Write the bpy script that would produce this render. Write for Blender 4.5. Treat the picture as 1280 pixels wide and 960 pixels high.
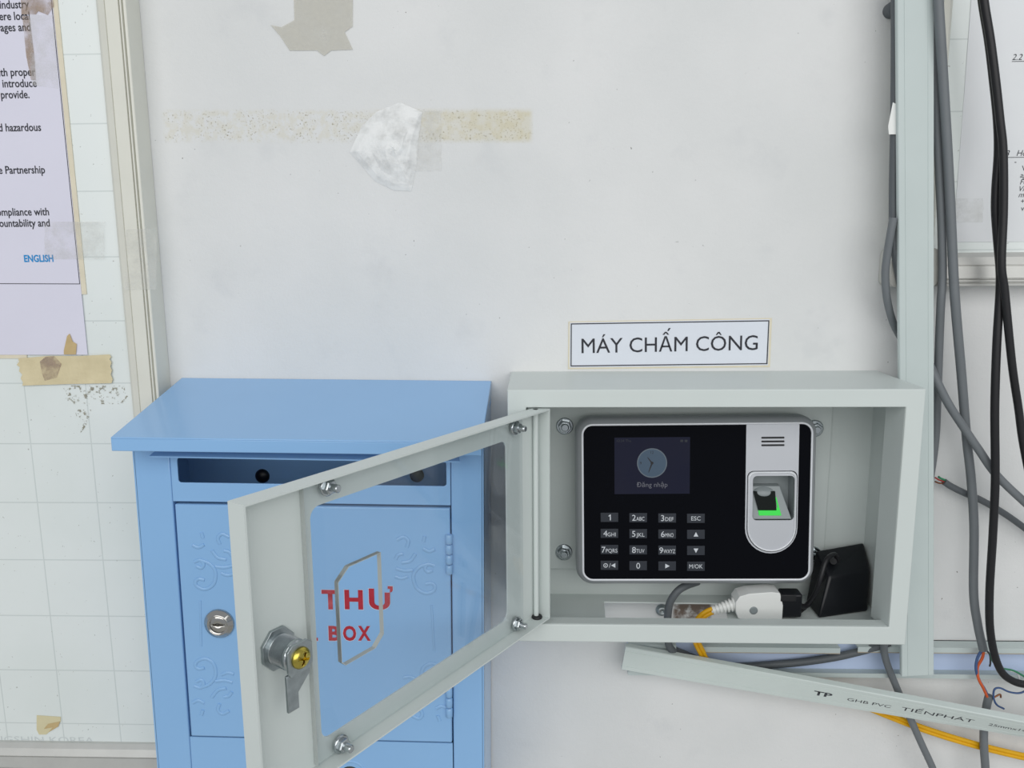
import bpy, bmesh, math, random
from mathutils import Vector, Matrix, Euler
from mathutils.geometry import tessellate_polygon

random.seed(7)
for o in list(bpy.data.objects):
    bpy.data.objects.remove(o)
scene = bpy.context.scene
col = scene.collection
R = math.radians
ZC = 1.5                      # height of the lens above the ground; all "A" coordinates below have z measured from it

# ------------------------------------------------------------------ camera, world, lights, exposure
FPX = 1000.0
CAMROT = (Matrix.Rotation(R(2.07), 3, 'Z') @ Matrix.Rotation(R(-9.78), 3, 'X') @ Matrix.Rotation(R(0.48), 3, 'Y'))
CAMLOC = Vector((0, -0.7248, 0))
camd = bpy.data.cameras.new('camera')
camd.sensor_fit = 'HORIZONTAL'
camd.sensor_width = 36
camd.lens = FPX / 1280 * 36
camd.clip_start = 0.01
cam = bpy.data.objects.new('camera', camd)
col.objects.link(cam)
rt, fw, up = (CAMROT @ Vector(v) for v in ((1, 0, 0), (0, 1, 0), (0, 0, 1)))
m3 = Matrix((rt, up, -fw)).transposed()
cam.matrix_world = Matrix.Translation(CAMLOC + Vector((0, 0, ZC))) @ m3.to_4x4()
scene.camera = cam

world = bpy.data.worlds.new('overcast_sky')
scene.world = world
world.use_nodes = True
bg = world.node_tree.nodes['Background']
bg.inputs[0].default_value = (0.90, 0.95, 1.0, 1)
bg.inputs[1].default_value = 0.68

al = bpy.data.lights.new('open_sky_front_offscreen', 'AREA')
al.shape = 'RECTANGLE'
al.size = 4.4
al.size_y = 2.0
al.energy = 92
al.color = (1.0, 0.985, 0.96)
alo = bpy.data.objects.new('open_sky_front_offscreen', al)
col.objects.link(alo)
alo.location = (0.15, -2.5, ZC + 0.85)
alo.rotation_euler = (Vector((0.0, 0, ZC - 0.2)) - Vector(alo.location)).to_track_quat('-Z', 'Y').to_euler()

vs = scene.view_settings
vs.view_transform = 'Standard'
vs.look = 'None'
vs.exposure = -0.74
vs.gamma = 1
vs.use_curve_mapping = False

# ------------------------------------------------------------------ helpers
def lin(c):
    c = c / 255
    return c / 12.92 if c <= .04045 else ((c + .055) / 1.055) ** 2.4
def C(r, g, b):
    return (lin(r), lin(g), lin(b), 1)

def mat(name, rgb, rough=.5, metal=0., spec=.5, var=0., vscale=40., bump=0., bscale=300., coat=0., emit=None, estr=0., aniso=None):
    m = bpy.data.materials.new(name)
    m.use_nodes = True
    nt = m.node_tree
    b = nt.nodes['Principled BSDF']
    b.inputs['Base Color'].default_value = C(*rgb)
    b.inputs['Roughness'].default_value = rough
    b.inputs['Metallic'].default_value = metal
    b.inputs['Specular IOR Level'].default_value = spec
    b.inputs['Coat Weight'].default_value = coat
    if emit:
        b.inputs['Emission Color'].default_value = C(*emit)
        b.inputs['Emission Strength'].default_value = estr
    if var or bump:
        tc = nt.nodes.new('ShaderNodeTexCoord')
    if var:
        n = nt.nodes.new('ShaderNodeTexNoise'); n.inputs['Scale'].default_value = vscale; n.inputs['Detail'].default_value = 5
        nt.links.new(tc.outputs['Object'], n.inputs['Vector'])
        mx = nt.nodes.new('ShaderNodeMix'); mx.data_type = 'RGBA'
        a = [max(0, v - var) for v in rgb]; bb = [min(255, v + var) for v in rgb]
        mx.inputs[6].default_value = C(*a); mx.inputs[7].default_value = C(*bb)
        nt.links.new(n.outputs['Fac'], mx.inputs[0]); nt.links.new(mx.outputs[2], b.inputs['Base Color'])
    if bump:
        n = nt.nodes.new('ShaderNodeTexNoise'); n.inputs['Scale'].default_value = bscale; n.inputs['Detail'].default_value = 4
        nt.links.new(tc.outputs['Object'], n.inputs['Vector'])
        bp = nt.nodes.new('ShaderNodeBump'); bp.inputs['Strength'].default_value = bump; bp.inputs['Distance'].default_value = .001
        nt.links.new(n.outputs['Fac'], bp.inputs['Height']); nt.links.new(bp.outputs[0], b.inputs['Normal'])
    return m

class G:
    """small node-graph writer for the materials that need more than a noise"""
    def __init__(s, name):
        s.m = bpy.data.materials.new(name); s.m.use_nodes = True
        s.nt = s.m.node_tree; s.b = s.nt.nodes['Principled BSDF']
    def link(s, a, b): s.nt.links.new(a, b)
    def put(s, sock, v):
        if hasattr(v, 'is_linked') or hasattr(v, 'links'): s.link(v, sock)
        else: sock.default_value = v
    def math(s, op, a, b=0., c=0.):
        n = s.nt.nodes.new('ShaderNodeMath'); n.operation = op
        for i, v in enumerate((a, b, c)): s.put(n.inputs[i], v)
        return n.outputs[0]
    def pos(s):
        n = s.nt.nodes.new('ShaderNodeNewGeometry')
        x = s.nt.nodes.new('ShaderNodeSeparateXYZ'); s.link(n.outputs['Position'], x.inputs[0])
        return n.outputs['Position'], x.outputs[0], x.outputs[1], x.outputs[2]
    def noise(s, vec, scale, detail=4, rough=.5):
        n = s.nt.nodes.new('ShaderNodeTexNoise'); n.inputs['Scale'].default_value = scale
        n.inputs['Detail'].default_value = detail; n.inputs['Roughness'].default_value = rough
        s.link(vec, n.inputs['Vector']); return n.outputs['Fac']
    def ss(s, v, a, b):
        n = s.nt.nodes.new('ShaderNodeMapRange'); n.interpolation_type = 'SMOOTHSTEP'
        s.put(n.inputs[0], v); n.inputs[1].default_value = a; n.inputs[2].default_value = b
        return n.outputs[0]
    def mix(s, f, a, b):
        n = s.nt.nodes.new('ShaderNodeMix'); n.data_type = 'RGBA'
        s.put(n.inputs[0], f); s.put(n.inputs[6], a); s.put(n.inputs[7], b); return n.outputs[2]
    def box(s, x, z, x0, x1, z0, z1, e=.002):
        a = s.math('MULTIPLY', s.ss(x, x0 - e, x0 + e), s.ss(x, x1 + e, x1 - e))
        b = s.math('MULTIPLY', s.ss(z, z0 - e, z0 + e), s.ss(z, z1 + e, z1 - e))
        return s.math('MULTIPLY', a, b)
    def bump(s, h, st=.2, d=.001):
        n = s.nt.nodes.new('ShaderNodeBump'); n.inputs['Strength'].default_value = st; n.inputs['Distance'].default_value = d
        s.link(h, n.inputs['Height']); s.link(n.outputs[0], s.b.inputs['Normal'])

def ray(px, py):
    return CAMROT @ Vector(((px - 640) / FPX, 1, (480 - py) / FPX))
def U(px, py, y=0.):
    """point of the plane Y=y (A coordinates)"""
    d = ray(px, py); return CAMLOC + d * ((y - CAMLOC.y) / d.y)
def UZ(px, py, z):
    d = ray(px, py); return CAMLOC + d * (z / d.z)
class Frame:
    """local frame of a thing: origin (A coordinates) and rotation"""
    def __init__(s, loc, rot): s.loc = Vector(loc); s.rot = rot
    def on(s, px, py, y=0.):
        """local point on the thing's own plane local-Y=y"""
        d = s.rot.transposed() @ ray(px, py); o = s.rot.transposed() @ (CAMLOC - s.loc)
        return o + d * ((y - o.y) / d.y)

def new_obj(name, me, parent=None, loc=(0, 0, 0), rot=None):
    o = bpy.data.objects.new(name, me); col.objects.link(o)
    o.location = loc
    if rot is not None: o.rotation_euler = rot.to_euler()
    if parent: o.parent = parent
    return o
def tag(o, label=None, cat=None, group=None, kind=None):
    if label: o['label'] = label
    if cat: o['category'] = cat
    if group: o['group'] = group
    if kind: o['kind'] = kind
    return o
def thing(name, base, label, cat, group=None, rot=None):
    o = new_obj(name, None, None, (base[0], base[1], base[2] + ZC), rot)
    o.empty_display_size = .02
    return tag(o, label, cat, group)

class MB:
    def __init__(s): s.v = []; s.f = []; s.sm = []
    def add(s, v, f, smooth=False):
        n = len(s.v); s.v += [Vector(p) for p in v]
        for q in f: s.f.append([i + n for i in q]); s.sm.append(smooth)
        return s
    def box(s, x0, x1, y0, y1, z0, z1):
        v = [(x, y, z) for x in (x0, x1) for y in (y0, y1) for z in (z0, z1)]
        return s.add(v, [(0, 1, 3, 2), (4, 6, 7, 5), (0, 4, 5, 1), (2, 3, 7, 6), (0, 2, 6, 4), (1, 5, 7, 3)])
    def hexa(s, p):
        """8 corners: bottom four (ccw), top four"""
        return s.add(p, [(0, 3, 2, 1), (4, 5, 6, 7), (0, 1, 5, 4), (1, 2, 6, 5), (2, 3, 7, 6), (3, 0, 4, 7)])
    def plate(s, loops, y0, y1, plane='XZ'):
        """flat plate with holes: loops of 2-D points, the first the outline"""
        def P(q, y):
            if plane == 'XZ': return (q[0], y, q[1])
            if plane == 'XY': return (q[0], q[1], y)
            return (y, q[0], q[1])
        flat = [q for l in loops for q in l]
        tri = tessellate_polygon([[Vector((q[0], q[1], 0)) for q in l] for l in loops])
        n = len(flat)
        v = [P(q, y0) for q in flat] + [P(q, y1) for q in flat]
        f = [tuple(t) for t in tri] + [tuple(i + n for i in reversed(t)) for t in tri]
        k = 0
        for l in loops:
            for i in range(len(l)):
                a, b = k + i, k + (i + 1) % len(l); f.append((a, b, b + n, a + n))
            k += len(l)
        return s.add(v, f)
    def loft(s, rings, cap0=False, cap1=False, smooth=False, closed=True):
        n = len(rings[0]); v = [p for r in rings for p in r]; f = []
        for k in range(len(rings) - 1):
            for i in range(n if closed else n - 1):
                j = (i + 1) % n
                f.append((k * n + i, k * n + j, (k + 1) * n + j, (k + 1) * n + i))
        s.add(v, f, smooth)
        if cap0: s.add(rings[0], [tuple(range(n))[::-1]])
        if cap1: s.add(rings[-1], [tuple(range(n))])
        return s
    def extrude(s, prof, p0, p1, caps=True):
        """profile of 3-D points swept by p1-p0"""
        a = [Vector(q) + Vector(p0) for q in prof]; b = [Vector(q) + Vector(p1) for q in prof]
        return s.loft([a, b], caps, caps)
    def lathe(s, prof, c, axis, n=24, smooth=True):
        """profile (radius, height) about axis through c"""
        ax = Vector(axis).normalized(); t = Vector((0, 0, 1)) if abs(ax.z) < .9 else Vector((1, 0, 0))
        e1 = ax.cross(t).normalized(); e2 = ax.cross(e1)
        c = Vector(c); rings = []
        for r, h in prof:
            rings.append([c + ax * h + (e1 * math.cos(2 * math.pi * i / n) + e2 * math.sin(2 * math.pi * i / n)) * max(r, 1e-6) for i in range(n)])
        return s.loft(rings, True, True, smooth)
    def tube(s, pts, r, n=10, sub=8, smooth=True, flat=None):
        pts = [Vector(p) for p in pts]
        P = []
        if sub > 1 and len(pts) > 2:
            q = [2 * pts[0] - pts[1]] + pts + [2 * pts[-1] - pts[-2]]
            for i in range(1, len(q) - 2):
                for k in range(sub):
                    t = k / sub; a, b, c, d = q[i - 1], q[i], q[i + 1], q[i + 2]
                    P.append(.5 * ((2 * b) + (c - a) * t + (2 * a - 5 * b + 4 * c - d) * t * t + (3 * b - a - 3 * c + d) * t ** 3))
            P.append(pts[-1])
        else: P = pts
        rings = []; nrm = None
        for i, p in enumerate(P):
            t = (P[min(i + 1, len(P) - 1)] - P[max(i - 1, 0)]).normalized()
            if nrm is None: nrm = t.cross(Vector((0, 1, 0)));  nrm = nrm if nrm.length > .1 else t.cross(Vector((1, 0, 0)))
            nrm = (nrm - t * nrm.dot(t)).normalized(); bn = t.cross(nrm)
            rr = r[min(i, len(r) - 1)] if isinstance(r, (list, tuple)) else r
            ring = []
            for k in range(n):
                a = 2 * math.pi * k / n
                d = nrm * math.cos(a) * rr + bn * math.sin(a) * rr
                if flat: d.y *= flat
                ring.append(p + d)
            rings.append(ring)
        return s.loft(rings, True, True, smooth)
    def build(s, name, m, parent=None, org=(0, 0, 0), bevel=0., seg=2, label=None, kind=None, loc=None, rot=None):
        """verts are given in A coordinates; org = the thing's base (A coordinates)"""
        me = bpy.data.meshes.new(name)
        o0 = Vector(org)
        me.from_pydata([tuple(p - o0) for p in s.v], [], s.f)
        me.polygons.foreach_set('use_smooth', s.sm)
        me.validate(); me.update()
        bm = bmesh.new(); bm.from_mesh(me); bmesh.ops.recalc_face_normals(bm, faces=bm.faces)
        if bevel:
            bmesh.ops.remove_doubles(bm, verts=bm.verts, dist=1e-6)
            es = [e for e in bm.edges if len(e.link_faces) == 2 and e.calc_face_angle(0) > R(35)]
            r = bmesh.ops.bevel(bm, geom=es, offset=bevel, offset_type='OFFSET', segments=seg, profile=.5, affect='EDGES', clamp_overlap=True)
            for f in r['faces']: f.smooth = True
        bm.to_mesh(me); bm.free()
        if m: me.materials.append(m)
        o = new_obj(name, me, parent, loc if loc is not None else (0, 0, 0), rot)
        tag(o, label, None, None, kind)
        return o

def cut(o, cutter):
    """carve the cutter shape (same local space) out of a part"""
    c = cutter.build('cutter', None, None)
    for q in (o, c):
        bm = bmesh.new(); bm.from_mesh(q.data); bmesh.ops.remove_doubles(bm, verts=bm.verts, dist=2e-5)
        bmesh.ops.recalc_face_normals(bm, faces=bm.faces); bm.to_mesh(q.data); bm.free()
    par = o.parent; o.parent = None
    md = o.modifiers.new('cut', 'BOOLEAN'); md.operation = 'DIFFERENCE'; md.object = c; md.solver = 'EXACT'
    dg = bpy.context.evaluated_depsgraph_get(); dg.update()
    me = bpy.data.meshes.new_from_object(o.evaluated_get(dg)); o.modifiers.clear()
    old = o.data; o.data = me; me.name = o.name; o.parent = par
    bpy.data.meshes.remove(old); cm_ = c.data; bpy.data.objects.remove(c); bpy.data.meshes.remove(cm_)

def single(mb, name, m, base, label, cat, group=None, bevel=0., seg=2):
    o = mb.build(name, m, None, base, bevel, seg)
    o.location = (base[0], base[1], base[2] + ZC)
    return tag(o, label, cat, group)
def struct(mb, name, m, bevel=0.):
    o = mb.build(name, m, None, (0, 0, 0), bevel); o.location = (0, 0, ZC)
    o['kind'] = 'structure'; return o

def rrect(x0, x1, z0, z1, r, n=6):
    pts = []
    for cx, cz, a0 in ((x1 - r, z1 - r, 0), (x0 + r, z1 - r, 90), (x0 + r, z0 + r, 180), (x1 - r, z0 + r, 270)):
        for k in range(n + 1):
            a = R(a0 + 90 * k / n); pts.append((cx + r * math.cos(a), cz + r * math.sin(a)))
    return pts
def circle(cx, cz, r, n=24, a0=0):
    return [(cx + r * math.cos(2 * math.pi * k / n + a0), cz + r * math.sin(2 * math.pi * k / n + a0)) for k in range(n)]

_cap = None
def text(s, m, parent, x, z, y, cap, width=None, align='L', name='printed_text', bold=0., shear=0., depth=0., label=None, cond=1.):
    """flat lettering in the local XZ plane, read from -Y; baseline at z, capital height cap"""
    global _cap
    def mesh(st, b=0.):
        cu = bpy.data.curves.new('lettering', 'FONT'); cu.body = st; cu.size = 1; cu.offset = b; cu.shear = shear
        cu.resolution_u = 3
        ob = bpy.data.objects.new('lettering', cu); col.objects.link(ob)
        dg = bpy.context.evaluated_depsgraph_get(); dg.update()
        me = bpy.data.meshes.new_from_object(ob.evaluated_get(dg))
        bpy.data.objects.remove(ob); bpy.data.curves.remove(cu)
        return me
    if _cap is None:
        mh = mesh('H'); _cap = max(v.co.y for v in mh.vertices)
    me = mesh(s, bold)
    xs = [v.co.x for v in me.vertices]; x0, x1 = min(xs), max(xs)
    k = cap / _cap; kx = k * cond if width is None else width / (x1 - x0)
    w = (x1 - x0) * kx
    off = {'L': 0, 'R': -w, 'C': -w / 2}[align]
    for v in me.vertices:
        v.co = Vector((x + off + (v.co.x - x0) * kx, y, z + v.co.y * k))
    me.materials.clear(); me.materials.append(m)
    o = new_obj(name, me, parent); me.name = name
    if label: o['label'] = label
    return o

# ------------------------------------------------------------------ materials
g = G('white_plaster')
P, X, Y, Z = g.pos()
Zl = g.math('SUBTRACT', Z, ZC)
n1 = g.noise(P, 6, 5); n2 = g.noise(P, 90, 5, .6); n3 = g.noise(P, 420, 3, .7)
base = g.mix(g.ss(n1, .3, .7), C(217, 219, 219), C(226, 227, 227))
# brownish glue left by an old strip of tape
a0, a1 = U(204, 140), U(664, 178)
zoff = g.math('ADD', Zl, g.math('MULTIPLY', X, .012))
band = g.box(X, zoff, a0.x, a1.x, a1.z + .001, a0.z - .003, .003)
right = g.ss(X, a0.x + .15, a1.x)
yel = g.math('MULTIPLY', band, g.math('ADD', g.math('MULTIPLY', g.ss(g.noise(P, 130, 4, .6), .38, .62), .28), g.math('MULTIPLY', right, .42)))
base = g.mix(yel, base, C(205, 196, 160))
spk = g.math('MULTIPLY', band, g.ss(g.noise(P, 520, 4, .7), .57, .63))
spk = g.math('MULTIPLY', spk, g.ss(g.noise(P, 60, 3, .5), .42, .56))
base = g.mix(g.math('MULTIPLY', spk, .75), base, C(120, 108, 70))
# lone flecks of dirt
fl = g.math('MULTIPLY', g.ss(g.noise(P, 260, 2, .5), .735, .76), g.ss(n1, .46, .52))
base = g.mix(g.math('MULTIPLY', fl, .8), base, C(95, 92, 85))
sm = g.math('MULTIPLY', g.ss(g.noise(P, 18, 4, .6), .56, .75), .25)
base = g.mix(sm, base, C(196, 199, 202))
# bare render showing under the cabinet where paint came off
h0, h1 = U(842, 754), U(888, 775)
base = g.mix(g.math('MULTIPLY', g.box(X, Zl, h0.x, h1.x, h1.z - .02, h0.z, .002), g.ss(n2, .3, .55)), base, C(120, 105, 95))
g.link(base, g.b.inputs['Base Color']); g.b.inputs['Roughness'].default_value = .62
g.bump(g.math('ADD', g.math('MULTIPLY', n3, .4), g.math('MULTIPLY', n2, .8)), .35, .0012)
M_wall = g.m

M_floor = mat('concrete', (188, 187, 182), .8, var=14, vscale=8, bump=.4, bscale=60)

g = G('gridded_whiteboard')
P, X, Y, Z = g.pos()
def gridline(v, org, step, w):
    t = g.math('FRACT', g.math('DIVIDE', g.math('SUBTRACT', v, org), step))
    t = g.math('ABSOLUTE', g.math('SUBTRACT', t, .5))
    return g.ss(t, .5 - w / step, .5 - w / step * .35)
gl = g.math('MAXIMUM', gridline(X, -.4185, .0578, .0008), gridline(Z, ZC - .4645, .05725, .0008))
n1 = g.noise(P, 9, 4)
bc = g.mix(g.ss(n1, .3, .7), C(224, 231, 229), C(230, 236, 235))
bc = g.mix(g.math('MULTIPLY', gl, .38), bc, C(165, 176, 175))
sp = g.ss(g.noise(P, 330, 2), .74, .76)
bc = g.mix(g.math('MULTIPLY', sp, .5), bc, C(130, 128, 120))
g.link(bc, g.b.inputs['Base Color']); g.b.inputs['Roughness'].default_value = .28
M_board = g.m

M_alu = mat('brushed_aluminium', (204, 204, 200), .45, .45, var=8, vscale=60, bump=.05, bscale=500)
M_cream_alu = mat('cream_painted_profile', (222, 222, 212), .42, 0, var=6, vscale=30)
M_corner = mat('plastic_corner_cap', (198, 198, 192), .5, var=5)
M_blue = mat('light_blue_enamel', (142, 187, 232), .14, 0, .6, var=2, vscale=18, bump=.02, bscale=90)
M_bluein = mat('blue_enamel_inside', (96, 142, 200), .5)
M_red = mat('red_stencil_paint', (176, 32, 52), .5, var=14, vscale=160)
M_white_edge = mat('pale_overspray', (196, 212, 232), .6)
M_cab = mat('pale_grey_powder_coat', (208, 216, 214), .38, 0, .4, var=2, vscale=30, bump=.06, bscale=900)
M_zinc = mat('zinc_plated_steel', (186, 192, 195), .24, 1, var=22, vscale=160)
M_zincdull = mat('dull_zinc_plate', (172, 180, 182), .40, 1, var=24, vscale=260)
M_chrome = mat('chrome', (190, 188, 184), .12, 1)
M_brass = mat('yellow_passivated_screw', (196, 178, 84), .25, 1, var=18, vscale=240)
M_black = mat('black_plastic', (20, 22, 27), .38, 0, .45, bump=.05, bscale=900)
M_rubber = mat('black_rubber', (26, 27, 30), .55)
M_void = mat('black_opening', (14, 17, 28), .7)
M_devsilver = mat('silver_grey_plastic', (158, 162, 166), .42, .25, bump=.08, bscale=1400)
M_rim = mat('bright_silver_rim', (222, 225, 230), .3, .2)
M_strip = mat('brushed_silver_plate', (196, 199, 205), .40, .35, bump=.06, bscale=1600)
M_glass = mat('black_gloss_panel', (6, 7, 13), .06, 0, .11)
M_key = mat('dark_key', (46, 50, 58), .45, 0, .3)
M_legend = mat('key_legend', (205, 210, 216), .5)
M_cav = mat('grey_cavity_plastic', (138, 146, 148), .4)
M_sensor = mat('sensor_glass', (6, 16, 14), .3, 0, .08)
M_led = mat('green_sensor_light', (6, 80, 24), .4, emit=(12, 240, 60), estr=1.1)
M_hand = mat('clock_hand', (10, 12, 20), .5)
M_clock = mat('clock_face_glow', (40, 60, 80), .4, emit=(84, 104, 120), estr=.35)
M_clockring = mat('clock_ring_glow', (50, 60, 70), .4, emit=(128, 142, 152), estr=.45)
M_scrtext = mat('screen_lettering', (60, 62, 70), .4, emit=(128, 128, 138), estr=.5)
g = G('dim_display')
P, X, Y, Z = g.pos()
c1 = g.mix(g.ss(g.noise(P, 30, 2), .3, .7), C(40, 43, 66), C(44, 46, 66))
g.b.inputs['Base Color'].default_value = C(10, 10, 16)
g.link(c1, g.b.inputs['Emission Color']); g.b.inputs['Emission Strength'].default_value = .7
g.b.inputs['Roughness'].default_value = .08; g.b.inputs['Specular IOR Level'].default_value = .16
M_screen = g.m

M_paper = mat('white_paper', (222, 227, 236), .6, var=3)
M_lav = mat('lavender_white_paper', (220, 219, 234), .55, var=4, vscale=14)
M_cream = mat('cream_backing', (222, 214, 192), .6, var=10, vscale=90)
M_sheet = mat('typed_sheet_paper', (222, 225, 228), .35, var=3)
M_ink = mat('black_ink', (34, 36, 46), .6)
M_greyink = mat('grey_ink', (58, 60, 66), .6)
M_faint = mat('faint_grey_print', (206, 213, 213), .5)
M_cyanink = mat('blue_ink', (20, 140, 205), .6)
M_gcable = mat('grey_cable_jacket', (112, 117, 121), .5, 0, .4, var=4, vscale=60)
M_dgcable = mat('darker_grey_cable_jacket', (92, 97, 101), .5, 0, .4, var=4, vscale=60)
M_bcable = mat('black_cable_jacket', (30, 30, 33), .42, 0, .4)
M_yellow = mat('yellow_cable_jacket', (226, 170, 14), .42, 0, .4, var=6, vscale=60)
M_pvc = mat('pale_grey_pvc', (194, 205, 204), .42, 0, .4, var=4, vscale=25)
M_pvcblue = mat('film_covered_pvc', (196, 212, 240), .4, var=5, vscale=20)
M_lidpvc = mat('translucent_grey_pvc', (206, 216, 213), .42, 0, .4, var=5, vscale=25)
M_dirtlip = mat('dirty_pvc_edge', (168, 158, 142), .7, var=24, vscale=80)
M_socket = mat('white_socket_plastic', (232, 234, 232), .4)
M_orange = mat('orange_wire', (214, 96, 48), .5)
M_bwire = mat('blue_wire', (66, 92, 138), .5)
M_gwire = mat('green_wire', (52, 128, 92), .5)
M_wwire = mat('white_wire', (214, 218, 220), .5)
M_copper = mat('copper_strand', (150, 96, 66), .4, .8)
M_redw = mat('red_wire', (170, 60, 54), .5)

def clear_mat(name, rgb, opac, nscale=60., lo=.3, hi=.7, rough=.25, gloss=.5):
    """thin film: see-through with a noise-broken coverage"""
    g = G(name); P, X, Y, Z = g.pos()
    n = g.noise(P, nscale, 5, .6)
    a = g.math('MULTIPLY', g.ss(n, lo, hi), opac[1] - opac[0])
    a = g.math('ADD', a, opac[0])
    g.link(a, g.b.inputs['Alpha']); g.b.inputs['Base Color'].default_value = C(*rgb)
    g.b.inputs['Roughness'].default_value = rough; g.b.inputs['Specular IOR Level'].default_value = gloss
    g.bump(n, .4, .002)
    return g.m
M_tapeclear = clear_mat('clear_tape', (224, 224, 220), (.03, .20), 70)
M_tapegrey = clear_mat('torn_clear_tape', (214, 212, 202), (.35, .55), 40)
M_tapewhite = clear_mat('crumpled_white_film', (236, 238, 238), (.45, .95), 50, .2, .6)
M_tapebrown = clear_mat('browned_tape', (182, 162, 146), (.08, .55), 90)
M_resid = clear_mat('tape_residue', (168, 164, 148), (.0, .7), 260, .52, .66, .7, .2)
M_masking = mat('aged_masking_tape', (214, 201, 164), .6, var=18, vscale=70, bump=.3, bscale=300)
M_smallmask = mat('beige_tape_scrap', (214, 205, 168), .6, var=8, vscale=60)
M_maskfold = mat('darker_tape_fold', (196, 172, 124), .6, var=16, vscale=120)
M_cleartube = clear_mat('plastic_sleeve', (214, 220, 224), (.10, .22), 30, rough=.1)

g = G('clear_acrylic')
nt = g.nt; nt.nodes.remove(g.b)
tr = nt.nodes.new('ShaderNodeBsdfTransparent'); tr.inputs[0].default_value = (.965, .975, .98, 1)
gs = nt.nodes.new('ShaderNodeBsdfGlossy'); gs.inputs['Roughness'].default_value = .02
lw = nt.nodes.new('ShaderNodeLayerWeight'); lw.inputs[0].default_value = .5
mx = nt.nodes.new('ShaderNodeMixShader')
refl = g.math('ADD', .04, g.math('MULTIPLY', .96, g.math('POWER', lw.outputs['Facing'], 5.)))   # Schlick, same from both sides
nt.links.new(refl, mx.inputs[0]); nt.links.new(tr.outputs[0], mx.inputs[1]); nt.links.new(gs.outputs[0], mx.inputs[2])
nt.links.new(mx.outputs[0], nt.nodes['Material Output'].inputs[0])
M_acrylic = g.m
M_acredge = mat('polished_acrylic_edge', (176, 182, 180), .2)

# ------------------------------------------------------------------ the place
struct(MB().box(-1.8, 1.9, 0, .12, -ZC - .05, 1.3), 'wall_back', M_wall)
struct(MB().box(-1.8, 1.9, -3.2, 0, -ZC - .05, -ZC), 'floor', M_floor)

# ---- whiteboard frame profile: (across, depth) from the inner edge outwards
def frame_profile(w):
    return [(0, -.012), (.0005, -.0165), (.004, -.0205), (.0105, -.0232), (.0108, -.0222), (.0113, -.0222), (.0116, -.0236), (w - .0068, -.0243), (w - .0066, -.0215), (w - .0056, -.0215),
            (w - .0052, -.0247), (w - .0040, -.0247), (w - .0037, -.0215), (w - .0026, -.0215), (w - .0022, -.0247), (w - .0004, -.0245), (w, -.0240), (w, -.0005), (0, -.0005)]

# ---- left whiteboard
BL = (-.62, 0, -.5165)
wb = thing('whiteboard', BL, 'large white gridded board with aluminium frame behind the blue mailbox', 'whiteboard')
MB().box(-1.15, -.373, -.0135, -.0006, -.4905, .72).build('board_panel', M_board, wb, BL)
fx = -.3750
pr = [(fx + a, d, 0) for a, d in frame_profile(.0298)]
MB().extrude(pr, (0, 0, -.4855), (0, 0, .75)).build('frame_rail', M_cream_alu, wb, BL)
fz = -.4835
prb = [(0, d, fz - a) for a, d in frame_profile(.0298)]
MB().extrude(prb, (-1.18, 0, 0), (-.347, 0, 0)).build('frame_rail', M_alu, wb, BL)
BLv = Vector(BL)
q = U(118, 931, -.0136)
text('DONGSHIN KOREA', M_faint, wb, q.x - BL[0], q.z - BL[2] + .0015, -.0137, .0066, .125, 'R')

# ---- poster on that board
PB = (-.52, -.0136, -.0945)
ps = thing('poster', PB, 'lavender white printed notice with a thin black border taped to gridded board', 'poster')
xr = -.4131
MB().plate([[(-.70, -.0935), (xr + .0002, -.0945), (xr, .32), (-.70, .32)]], -.0146, -.0150).build('sheet', M_lav, ps, PB)
MB().plate([[(-.68, -.0388), (xr + .0046, -.0396), (xr + .0040, .32), (-.68, .32)]], -.0136, -.0145).build('backing_sheet', M_cream, ps, PB)
MB().plate([[(-.60, -.0972), (-.470, -.0978), (-.470, -.0935), (-.60, -.0925)]], -.0137, -.0145).build('backing_sheet', M_cream, ps, PB)
bd = MB()
bd.plate([[(xr - .0008, -.0300), (xr - .0002, -.0300), (xr - .0004, .32), (xr - .0010, .32)]], -.01500, -.01512)
bd.plate([[(-.69, -.0272), (xr - .0002, -.0300), (xr - .0002, -.0306), (-.69, -.0278)]], -.01500, -.01512)
bd.build('border_line', M_ink, ps, PB)
for s, x, y, capx in (('the industry', 36.5, 10, 9), ('where local', 37.5, 24.5, 9), ('wages and', 38.5, 38.5, 9), ('with proper', 44.5, 94.5, 9), ('to introduce', 46, 108.5, 9),
                      ('provide.', 37, 122.5, 9), ('and hazardous', 51.5, 163.5, 9), ('the Partnership', 56.5, 216.5, 9), ('compliance with', 61.5, 269, 9), ('accountability and', 62.5, 283, 9)):
    q = U(x, y, -.0152)
    text(s, M_ink, ps, q.x - PB[0], q.z - PB[2], -.0152 - PB[1], .0064, None, 'R', bold=.014, cond=.83)
q = U(67, 327, -.0152)
text('ENGLISH', M_cyanink, ps, q.x - PB[0], q.z - PB[2], -.0152 - PB[1], .0058, .0268, 'R', bold=.03)

def film(name, pts, y, m, label, cat, th=.0003, group=None, wob=0., kids=None):
    """a thin piece of tape or film lying on the plane Y=y, outline in photo pixels"""
    L = [U(a, b, y) for a, b in pts]
    cx = sum(p.x for p in L) / len(L); zb = min(p.z for p in L)
    mb = MB().plate([[(p.x, p.z) for p in L]], y, y - th)
    return single(mb, name, m, (cx, y, zb), label, cat, group)
def ragged(x0, y0, x1, y1, n, amp, sk=0):
    """rectangle with torn short ends, in photo pixels"""
    p = [(x0 + random.uniform(-amp, amp) + sk * k / n * -0, y0 + (y1 - y0) * k / n) for k in range(n + 1)]
    q = [(x1 + random.uniform(-amp, amp) + sk, y1 - (y1 - y0) * k / n) for k in range(n + 1)]
    return p + q

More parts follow.
